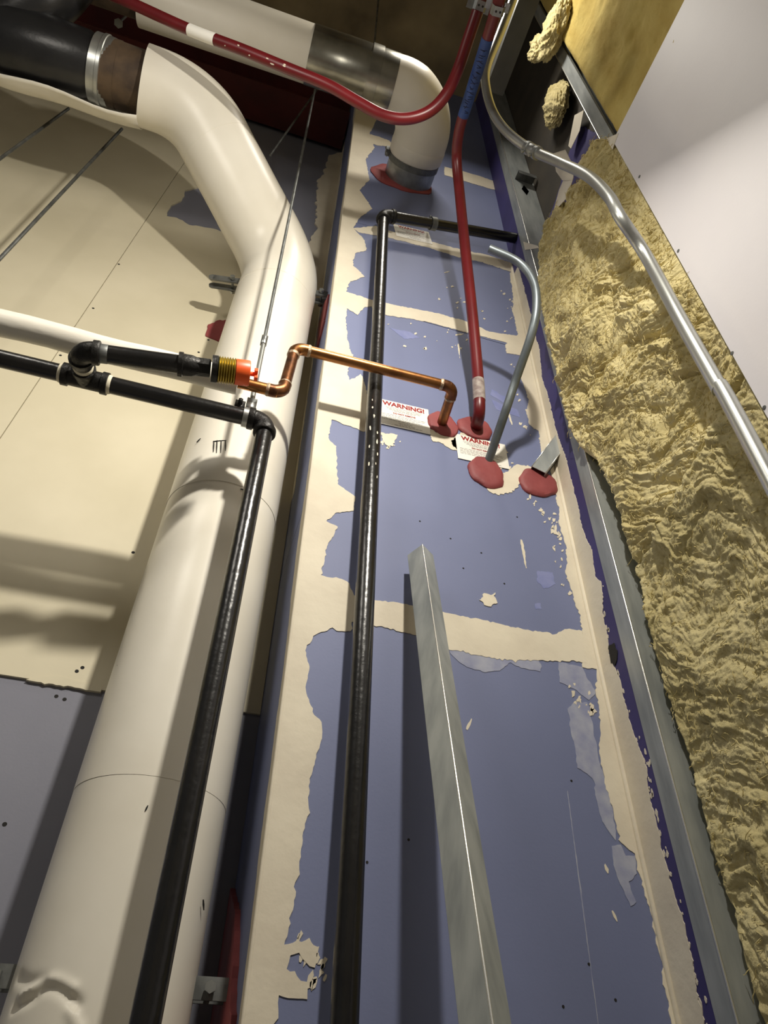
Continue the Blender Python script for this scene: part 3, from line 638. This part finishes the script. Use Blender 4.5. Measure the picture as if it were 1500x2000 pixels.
# square steel stub
t = thing('steel_channel_stub', 'short square galvanized steel stub running from a red wall patch into the insulation', 'channel', V(.81,1.2,1.48))
s0 = atY(1048,928,YF); s1 = atX(1112,842,.935); d = (s1-s0).normalized(); e = d.cross(Vector((0,0,1))).normalized(); g = e.cross(d)
hw = .021; Ls = (s1-s0).length/2; mid = (s0+s1)/2
for k_ in range(4):
    q = (g, e, -g, -e)[k_]; r_ = (e, g, e, g)[k_]; MB().box(mid+q*hw, (d, r_, q), (Ls, hw-.0006, .0010)).build('side', 'galv_stud', t, smooth=False)
for q, r_ in ((1,1),(1,-1),(-1,1),(-1,-1)): MB().tube([s0+g*hw*q+e*hw*r_, s1+g*hw*q+e*hw*r_], .0018, 8).build('bend', 'edge_highlight', t)
MB().box(mid-g*(hw+.0012), (d,e,g), (Ls,.003,.0006)).build('seam', 'dirt', t, smooth=False)

# ================================================================== red conduits
RR = .0175
t = thing('red_riser_conduit', 'dark red conduit rising from its wall patch, blue tape near the top', 'conduit', V(.63,1.2,1.62))
def ad(x, y, d): return CAM + ray(x, y)*d
RP = [Vector((atY(930,838,YF).x, YF+.01, atY(930,838,YF).z)), ad(936,800,2.04), ad(932,720,2.13), ad(921,600,2.24), ad(908,480,2.36), ad(898,380,2.44), ad(892,310,2.45), ad(897,255,2.38), ad(915,195,2.29), ad(940,115,2.18), ad(966,30,2.06), ad(990,-50,1.98)]
rp = spline(RP, 8)
MB().tube(rp, RR, 28).build('conduit', 'red_conduit', t)
i0 = 7.55*8; seg = [p for i, p in enumerate(rp) if 7.5*8 <= i <= 9.55*8]
tp = MB().tube(seg, RR+.0008, 28, caps=False).build('tape', 'blue_tape', t); tp['label'] = 'blue tape with dark handwriting'
ink = MB()                                                  # the scrawl on the tape
n = len(seg)
for i in range(2, n-2):
    p = seg[i]; T = (seg[i+1]-seg[i-1]).normalized(); vd = (CAM-p).normalized(); side = T.cross(vd).normalized(); nrm = side.cross(T).normalized()
    if nrm.dot(vd) < 0: nrm = -nrm
    rnd = random.Random(i)
    def onp(u, a): return p + T*u + (nrm*math.cos(a)+side*math.sin(a))*(RR+.0011)
    for _ in range(2):
        a0, a1 = rnd.uniform(-.7,.1), rnd.uniform(.0,.8); u0, u1 = rnd.uniform(-.006,.006), rnd.uniform(-.006,.006)
        ink.tube([onp(u0,a0), onp((u0+u1)/2,(a0+a1)/2), onp(u1,a1)], .0011, 5)
ink.build('handwriting', 'ink', tp)['kind'] = 'stuff'
seg2 = [p for i, p in enumerate(rp) if 8*1.25 <= i <= 8*1.8]
MB().tube(seg2, RR+.0006, 28, caps=False).build('sticker', 'old_sticker', t)
def strap(c, T, r, parent, upd):
    """one-hole strap seen from below: flat saddle across the conduit with two ears"""
    T = T.normalized(); side = T.cross(upd).normalized(); nn = side.cross(T).normalized()
    if nn.dot(CAM-c) < 0: nn = -nn
    m = MB(); pr = []
    vs = []; fs = []
    prof = [(-r*2.0,-r*.9),(-r*1.15,-r*.9),(-r*1.12,r*.55),(-r*.7,r*1.1),(r*.7,r*1.1),(r*1.12,r*.55),(r*1.15,-r*.9),(r*2.0,-r*.9)]
    for s in (-1, 1):
        for k in (0, 1):
            for u, v in prof: vs.append(c + T*.013*s + side*u + nn*(v+.0022*k))
    N = len(prof)
    for i in range(N-1):
        fs += [(i,i+1,2*N+i+1,2*N+i), (N+i,3*N+i,3*N+i+1,N+i+1), (i,N+i,N+i+1,i+1), (2*N+i,2*N+i+1,3*N+i+1,3*N+i)]
    fs += [(0,2*N,3*N,N),(N-1,2*N-1,4*N-1,3*N-1)]
    o = m.add(vs, fs).build('strap', 'galvanized', parent, smooth=False)
    for u in (-.4, .3): MB().lathe(c+side*r*u+nn*(r*1.1+.002), c+side*r*u+nn*(r*1.1+.004), [(0,.0032),(.0018,.003)], 10).build('screw', 'dirt', o)
c_ = ad(972,16,2.045); strap(c_, rp[-4]-rp[-12], RR, t, Vector((0,0,1)))
t = thing('red_branch_conduit', 'bright red conduit sagging across in front of the white pipes, curving up at right', 'conduit', V(0,.6,2.2))
RQ = [ad(60,-75,2.42), ad(175,-28,2.415), ad(260,8,2.392), ad(370,58,2.357), ad(470,96,2.323), ad(560,133,2.288), ad(640,166,2.265), ad(700,200,2.254), ad(750,226,2.242), ad(795,232,2.242), ad(838,218,2.242), ad(870,186,2.242), ad(893,140,2.242), ad(915,75,2.219), ad(936,12,2.185), ad(955,-50,2.139)]
rq = spline(RQ, 8); MB().tube(rq, .0182, 28).build('conduit', 'red_conduit', t)
strap(ad(936,12,2.185), rq[-5]-rq[-12], .0182, t, Vector((0,0,1)))
seg = [p for i, p in enumerate(rq) if 3.0*8 <= i <= 3.55*8]
MB().tube(seg, .0188, 24, caps=False).build('sticker', 'label_paper', t)
sp = MB()
for fpos in (4.1,4.25,4.7,4.82,5.0,5.1,3.75):
    p = rq[int(fpos*8)]; T = (rq[int(fpos*8)+1]-rq[int(fpos*8)-1]).normalized(); vd = (CAM-p).normalized(); vd = (vd-T*vd.dot(T)).normalized(); sd = T.cross(vd); a = random.uniform(-.5,.5)
    c = p+(vd*math.cos(a)+sd*math.sin(a))*.0183; k = 7; nn = (vd*math.cos(a)+sd*math.sin(a)); tt = nn.cross(T)
    L_ = random.uniform(.003,.010); sp.add([c+nn*.0006+T*L_*random.uniform(.5,1)*math.cos(6.283*j/k)+tt*.003*random.uniform(.5,1)*math.sin(6.283*j/k) for j in range(k)], [tuple(range(k))])
sp.build('paint_spatter', 'compound', t, smooth=False)['kind'] = 'stuff'

# ================================================================== electrical conduit down the right wall
ER = .0150
t = thing('metal_conduit', 'shiny metal conduit bending under the ceiling and running down over the insulation', 'conduit', V(.8,.6,1.5))
EP = [ad(1022,-60,2.60), ad(1000,5,2.55), ad(975,70,2.48), ad(950,135,2.40), ad(951,180,2.36), ad(966,225,2.32), ad(995,262,2.26), ad(1040,294,2.18), ad(1095,318,2.06), ad(1150,345,1.92), ad(1190,385,1.80), ad(1212,425,1.72), V(.800,.592,1.50)]
wp = [atX(x, y, .815) for x, y in ((1262,500),(1330,626),(1400,750),(1500,928))]
EP = EP[:-1] + [wp[0], wp[1], wp[2], wp[3], Vector((.815, wp[3].y-.01, .25))]
ep = spline(EP, 8); MB().tube(ep, ER, 28).build('conduit', 'emt', t)
i = 7*8; a = ep[i]; d = (ep[i+3]-ep[i-3]).normalized()
cpo = MB().lathe(a-d*.032, a+d*.032, [(0,ER),(.001,ER+.005),(.014,ER+.005),(.016,ER+.0025),(.022,ER+.0035),(.042,ER+.0035),(.048,ER+.0025),(.050,ER+.005),(.063,ER+.005),(.064,ER)], 24).build('coupling', 'galvanized', t)
sd = d.cross(Vector((0,0,1))).normalized(); nn = sd.cross(d)
if nn.dot(CAM-a) < 0: nn = -nn
for s in (-.02,.02): MB().lathe(a+d*s+sd*.0-nn*0, a+d*s+nn*(ER+.012), [(0,.0045),(ER+.008,.0045),(ER+.008,.006),(ER+.012,.006)], 8).build('set_screw', 'galvanized', cpo)

# hanger rods on the far left
def rod(pa, pb, Y, label, ext0, ext1, r=.0052):
    a, b_ = atY(*pa, Y), atY(*pb, Y); d = (b_-a).normalized(); a2 = a-d*ext0; b2 = b_+d*ext1; L_ = (b2-a2).length
    prof = []; n = int(L_/.02)
    return tag(MB().tube([a2, b2], r, 12).build('threaded_rod', 'galv_dull'), label, 'rod')
rod((0,505),(235,255),1.36,'thin steel rod crossing the cream wall below the black iron pipe, the longer one', 1.2, .02, .006)
rod((0,310),(130,215),1.33,'thin steel rod in the upper left, the shorter one below the white jacket edge', 1.0, .02, .006)
rod((530,300),(605,195),1.30,'thin slanted steel rod behind the white riser bend below the steel shield', .02, .25, .005)
p = atY(232,45,1.0)
k = thing('hanger_bolt', 'small bolt and nut hanging above the brown coupling in the upper left', 'bolt', p)
MB().tube([p, p+Vector((0,0,.25))], .005, 10).build('rod', 'galv_dull', k); MB().lathe(p-Vector((0,0,.006)), p+Vector((0,0,.02)), [(0,.018),(.004,.018),(.004,.01),(.016,.01)], 6).build('nut', 'galvanized', k)

# ================================================================== leaning stud
t = thing('leaning_stud', 'loose galvanized steel stud leaning against the blue wall', 'stud', (.40,1.0,0))
tip = V(.4385,1.165,1.09); tip = atY(825,1064,1.150); botp = atY(962,2000,.86)
d = (botp-tip).normalized(); bot = tip + d*((tip.z-.0)/-d.z) if d.z < 0 else botp
dl = (bot-tip); L_ = dl.length
hor = Vector((0,0,1)); n1 = Vector((-.526,.86,0)); n1 = (n1-d*n1.dot(d)).normalized(); n2 = d.cross(n1); 
if n2.x < 0: n2 = -n2
def ch(mb, o0, u, w_, th):
    mb.box(tip+d*(L_/2)+o0, (d,u,d.cross(u)), (L_/2,w_,th))
fw, rw, th = .043, .038, .0009
m = MB(); ch(m, n1*fw/2, n1, fw/2, th); m.build('web', 'galv_stud', t, smooth=False)
m = MB(); ch(m, n2*rw/2, n2, rw/2, th); m.build('flange', 'galv_stud', t, smooth=False)
m = MB(); ch(m, n1*fw+n2*rw/2, n2, rw/2, th); m.build('flange', 'galv_stud', t, smooth=False)
m = MB(); ch(m, n1*.004+n2*rw, n1, .004, th); m.build('lip', 'galv_stud', t, smooth=False)
MB().tube([tip, bot], .0018, 10).build('bend', 'edge_highlight', t)

# ================================================================== right wall: studs, board, wool
def cstud(name, label, y0, y1, x0, x1, z0, z1, hole=None, webat='y0'):
    """C-stud: face flange on x0 from y0 to y1, web on y0 (towards the room) or y1"""
    t = thing(name, label, 'stud', ((x0+x1)/2, (y0+y1)/2, z0)); th = .0011
    MB().aabb((x0,y0,z0),(x0+th,y1,z1)).build('flange', 'galv_stud', t, smooth=False)
    MB().aabb((x1-th,y0,z0),(x1,y1,z1)).build('flange', 'galv_stud', t, smooth=False)
    yw = y0 if webat == 'y0' else y1-th
    if hole:
        hz, hh = hole; m = MB(); x_ = (x0+x1)/2; hw = .018
        m.aabb((x0,yw,z0),(x1,yw+th,hz-hh)); m.aabb((x0,yw,hz+hh),(x1,yw+th,z1))
        vs = []; fs = []                                                # web panel with a diamond knockout
        ring_o = [(x0,hz-hh),(x1,hz-hh),(x1,hz+hh),(x0,hz+hh)]; ring_i = [(x_,hz-hh*.72),(x_+hw,hz),(x_,hz+hh*.72),(x_-hw,hz)]
        vs = [(a,yw,b_) for a, b_ in ring_o]+[(a,yw,b_) for a, b_ in ring_i]
        fs = [(0,1,5,4),(1,2,5),(2,6,5),(2,3,6),(3,7,6),(3,0,7),(0,4,7)]
        m.add(vs, fs); m.build('web', 'galv_stud', t, smooth=False)
    else: MB().aabb((x0,yw,z0),(x1,yw+th,z1)).build('web', 'galv_stud', t, smooth=False)
    ly = y1-th if webat == 'y0' else y0
    MB().aabb((x0+th,ly,z0),(x0+.012,ly+th,z1)).build('lip', 'galv_stud', t, smooth=False)
    MB().tube([(x0+.0006,yw+.0006,z0),(x0+.0006,yw+.0006,z1)], .0024, 10).build('bend', 'edge_highlight', t)
    return t
hp = atY(1046,378,1.076)
cstud('corner_stud', 'galvanized steel stud in the corner between the blue wall and the insulation', 1.076, 1.124, XR-.002, XR+.108, .003, ZT+CZ-.003, hole=(hp.z,.075))
cstud('bay_stud', 'dark galvanized stud behind the edge of the white board', .592, .640, XR+.040, XR+.108, .003, ZT+CZ-.003, webat='y1')
# stud clip by the knockout
p = atY(1046,350,1.07)
m = MB(); m.aabb((.89,1.035,hp.z+.09),(.975,1.0755,hp.z+.093)); m.aabb((.89,1.035,hp.z+.06),(.975,1.037,hp.z+.0899)); m.build('stud_clip', 'galv_dull', smooth=False)
tag(bpy.data.objects['stud_clip'], 'small bent steel clip above the diamond hole of the corner stud', 'clip')
# strut along the ceiling
m = MB(); zz = 3.20
a = atZ(982,188,zz); x0 = a.x-.075; x1 = a.x
m.aabb((x0,-1.2,zz+CZ),(x1,a.y,zz+CZ+.003)); m.aabb((x0,-1.2,zz+CZ+.0031),(x0+.003,a.y,zz+CZ+.05)); m.aabb((x1-.003,-1.2,zz+CZ+.0031),(x1,a.y,zz+CZ+.05))
tag(m.build('steel_strut', 'dark_steel', smooth=False), 'dark grey steel strut under the ceiling beside the metal conduit', 'strut')

# white board with a screw or two
bt = atX(1197,275,XR-.013); by = bt.y; bz = bt.z
t = thing('white_drywall_board', 'large white drywall board on the right with a clean cut edge', 'drywall', (XR-.006,.2,0))
m = MB(); m.aabb((XR-.013,-1.9,.02),(XR-.0004,by,bz)); m.build('board', 'white_board', t, smooth=False)
m = MB(); m.aabb((XR-.0118,by+.0001,.02),(XR-.0012,by+.0008,bz-.001)); m.build('cut_edge', 'board_core', t, smooth=False)
for x, y in ((1493,796),(1325,490),(1249,345),(1430,690)):
    p = atX(x, y, XR-.013); MB().lathe((XR-.0128,p.y,p.z),(XR-.016,p.y,p.z), [(0,.0045),(.0014,.004),(.0016,.001)], 12).build('screw', 'galv_dull', t)

# ---- mineral wool
def vnoise(u, v, seed):
    rs = np.random.RandomState(seed); G = rs.rand(256,256)
    ui, vi = np.floor(u).astype(int), np.floor(v).astype(int); fu, fv = u-ui, v-vi
    fu = fu*fu*fu*(fu*(fu*6-15)+10); fv = fv*fv*fv*(fv*(fv*6-15)+10)
    g = lambda a, b_: G[a%256, b_%256]
    return (g(ui,vi)*(1-fu)+g(ui+1,vi)*fu)*(1-fv) + (g(ui,vi+1)*(1-fu)+g(ui+1,vi+1)*fu)*fv
def fbm(u, v, seed, oc=5, ridged=False, billow=False):
    s = 0; a = 1; tot = 0
    for k in range(oc):
        n = vnoise(u*2**k+13.7*k, v*2**k+7.1*k, seed+k)
        if ridged: n = 1-np.abs(2*n-1)
        if billow: n = np.sqrt(np.abs(2*n-1)+.002)
        s = s+a*n; tot += a; a *= .52
    return s/tot
def wool(name, label, m, zlo, zhi, yfar, ynear, xs, nu, nv, fold, seed, roll=.09, toproll=.05, parent=None, fine=1.0, shear=.55, fibres=0):
    """a batt seen from the room: yfar/ynear/xs are functions of height (above the eye); surface wrinkled into folds"""
    u = np.linspace(0,1,nu)[None,:]; z = np.linspace(0,1,nv)[:,None]
    zl = zlo(u) if callable(zlo) else zlo+0*u; zh = zhi(u) if callable(zhi) else zhi+0*u
    Z = zl + (zh-zl)*z
    yf = np.interp(Z, yfar[0], yfar[1]); Y = yf + (ynear-yf)*u
    base = np.interp(Z, xs[0], xs[1]); nearx = XR-.005
    k = np.clip((u-.45)/.55, 0, 1)**1.3; X = base*(1-k)+nearx*k + 0*Z
    # domain-warped soft folds running up towards the room, with fine fibres along them
    du = (Y*1.0 + Z*shear); dv = (Z*1.0 - Y*shear)
    wx = fbm(du*4, dv*4, seed+50, 3)-.5; wy = fbm(du*4+31, dv*4+9, seed+60, 3)-.5
    f1 = fbm((du+wx*.30)*2.6, (dv+wy*.40)*8, seed, 3, billow=True); f2 = fbm((du+wx*.25)*9, (dv+wy*.3)*24, seed+10, 3, billow=True)
    lump = fbm(Y*4+9, Z*4+3, seed+20, 3)-.5; fib = fbm((du+wx*.2)*34, (dv+wy*.25)*120, seed+30, 3)-.5; tuft = fbm(Y*26+wx*7, Z*26+wy*7, seed+40, 4, billow=True)-.6
    mask = np.clip((fbm(Y*3.1+5, Z*3.1+8, seed+70, 3)-.30)*3.2, 0.12, 1)
    edge = np.clip(u/.08,0,1)*np.clip((1-u)/.12,0,1)
    X = X - fold*((f1-.6)*.95*mask + (f2-.6)*.36*fine)*edge - .055*lump*edge - .0070*fib*fine - .010*tuft*fine
    Y = Y + .04*wx*edge; Z2 = Z + .04*wy
    e = np.clip(1-u/roll, 0, 1); X = X + .11*(1-np.sqrt(np.maximum(0,1-e*e)))
    e = np.clip(1-(1-z)/toproll, 0, 1); X = X + .085*(1-np.sqrt(np.maximum(0,1-e*e)))
    e = np.clip(1-z/(toproll*.6), 0, 1); X = X + .06*(1-np.sqrt(np.maximum(0,1-e*e)))
    Xf = np.minimum(X, XB-.004)
    Yc = np.where((u > .90), Y, Y)
    P = np.stack([Xf, Yc+0*Z2, Z2+CZ], -1).reshape(-1,3)
    # back face closes the batt
    idx = np.arange(nu*nv).reshape(nv,nu)
    q = np.stack([idx[:-1,:-1], idx[:-1,1:], idx[1:,1:], idx[1:,:-1]], -1).reshape(-1,4)
    me = bpy.data.meshes.new(name); me.from_pydata(P.tolist(), [], q.tolist()); me.update()
    bm_ = bmesh.new(); bm_.from_mesh(me); bound = [e for e in bm_.edges if len(e.link_faces) == 1]
    ret = bmesh.ops.extrude_edge_only(bm_, edges=bound)
    for g in ret['geom']:
        if isinstance(g, bmesh.types.BMVert): g.co.x = XB-.001
    bmesh.ops.recalc_face_normals(bm_, faces=bm_.faces); bm_.to_mesh(me); bm_.free()
    o = tag(link(name, me, m, parent), label, 'insulation')
    if fibres:                                               # loose fibres lying over the surface
        rs = random.Random(seed); mb = MB(); Pg = P.reshape(nv,nu,3)
        for _ in range(fibres):
            i, j = rs.randrange(4, nv-5), rs.randrange(3, nu-8); p = Vector(Pg[i,j])
            if p.z < CZ-.15: continue
            an = rs.gauss(-.5, .9); Lf = rs.uniform(.006,.026); cv = rs.uniform(-1.6,1.6); pts = []
            for q in range(5):
                a_ = an+cv*q/4; p = p + Vector((0, -math.cos(a_), math.sin(a_)))*Lf/4
                ii = np.clip(np.searchsorted(Pg[:,j,2], p.z), 0, nv-1); 
                pts.append(p + Vector((-.0012-.005*math.sin(math.pi*q/4)*rs.random(), 0, 0)))
            mb.tube(pts, [.0004,.0008,.0009,.0008,.0003], 3, caps=False)
        f_o = mb.build('loose_fibre', 'wool_fibre', o); f_o['kind'] = 'stuff'
    return o
# far bay, upper batt: bulges out over the corner stud
tops = lambda u: 2.62 - .22*u + .05*np.sin(u*9) + .03*np.sin(u*23+1)
YFAR = ([-1.6,.2,.6,.85,1.0,1.15,1.35,1.45,1.55,1.9,2.3,2.45,2.62],[1.075,1.075,1.075,1.074,1.062,1.050,1.050,1.085,1.105,1.10,1.09,1.06,1.0])
XS = ([-1.6,.2,.6,1.0,1.25,1.42,1.55,1.9,2.3,2.65],[.912,.905,.900,.895,.880,.850,.832,.838,.842,.88])
wool('insulation_batt', 'crumpled yellow mineral wool batt bulging from the stud bay beside the metal conduit', 'wool', lambda u: 1.02+.10*u, tops, YFAR, .574, XS, 360, 800, .064, 3, roll=.06, toproll=.035, fine=1.0, fibres=4500)
wool('insulation_batt', 'lower greyish mineral wool batt filling the stud bay at the bottom right', 'wool_grey', -1.45, lambda u: 1.06+.10*u, YFAR, .574, XS, 340, 900, .036, 23, roll=.045, toproll=.02, fine=1.1, shear=.8, fibres=3500)
wool('insulation_batt', 'smooth bright yellow mineral wool batt above the white board', 'wool_yellow', 2.20, ZT-.02, ([0,5],[.585,.585]), -.9, ([0,5],[XR+.006,XR+.004]), 260, 300, .016, 43, roll=.03, toproll=.01, fine=.25, shear=2.0)
# loose scraps of wool
def scrap(px, py, X, size, label, seed, m='wool'):
    c = atX(px, py, X); me = bpy.data.meshes.new('wool_scrap'); bm_ = bmesh.new(); bmesh.ops.create_icosphere(bm_, subdivisions=6, radius=1)
    P = np.array([v.co for v in bm_.verts]); 
    n = fbm(P[:,0]*1.6+P[:,2]*.7+5, P[:,1]*1.6-P[:,2]*.9+5, seed, 5, True); n2 = fbm(P[:,0]*6+9, P[:,1]*6+P[:,2]*5+20, seed+5, 4, True)
    s = .55+.75*n+.22*n2
    for v, k in zip(bm_.verts, s): v.co = Vector((v.co.x*size[0], v.co.y*size[1], v.co.z*size[2]))*float(k) + c
    bm_.to_mesh(me); bm_.free(); return tag(link('wool_scrap', me, m), label, 'insulation')
scrap(1082,58,.86,(.035,.10,.085),'torn tuft of mineral wool sticking out at the top beside the strut', 5)
scrap(1050,95,.84,(.03,.045,.06),'small torn tuft of mineral wool hanging below the larger one at the top', 9)
scrap(1085,205,.93,(.03,.07,.11),'dark tuft of mineral wool deep in the open bay above the batt', 12)
# torn white paper by the open bay
def sheet(name, px, X, label, bend=.02):
    P = [atX(x, y, X+dx_) for x, y, dx_ in px]; n = len(P); me = MB(); c = sum(P, Vector())/n
    me.add(P+[p+Vector((.0015,.0004,0)) for p in P], [tuple(range(n)), tuple(range(2*n-1,n-1,-1))]+[(i,(i+1)%n,(i+1)%n+n,i+n) for i in range(n)])
    return tag(me.build(name, 'paper', smooth=False), label, 'paper')
sheet('torn_paper', [(1080,300,0),(1104,292,.0),(1122,330,-.02),(1118,352,-.02),(1098,352,0),(1086,335,.01)], .87, 'torn white paper flap behind the metal conduit below its coupling')
sheet('torn_paper', [(1100,352,0),(1120,345,-.02),(1108,385,-.02),(1085,410,0),(1082,408,0),(1092,370,.01)], .87, 'narrow torn paper flap hanging under the larger flap at the open bay')
sheet('torn_paper', [(1122,225,0),(1140,215,0),(1132,255,0),(1115,290,0),(1110,285,0)], .955, 'pale torn paper edge on the purple board inside the open bay')
sheet('torn_paper', [(1185,270,0),(1208,260,0),(1196,292,0),(1190,282,0)], .862, 'small torn paper corner at the top of the white board')
sheet('torn_paper', [(1022,472,0),(1050,480,0),(1052,484,0),(1025,488,0)], .872, 'small white paper shred on the corner stud above the insulation')

GROUPS = {'firestop_sealant': 'red firestop sealant patches', 'riser_clamp': 'riser clamps on the white riser', 'threaded_rod': 'thin steel rods in the upper left',
          'insulation_batt': 'mineral wool batts in the right wall', 'wool_scrap': 'loose tufts of mineral wool', 'torn_paper': 'torn paper scraps at the right wall'}
for o in list(bpy.data.objects):
    base = o.name.split('.')[0]
    if o.parent is None and base in GROUPS: o['group'] = GROUPS[base]
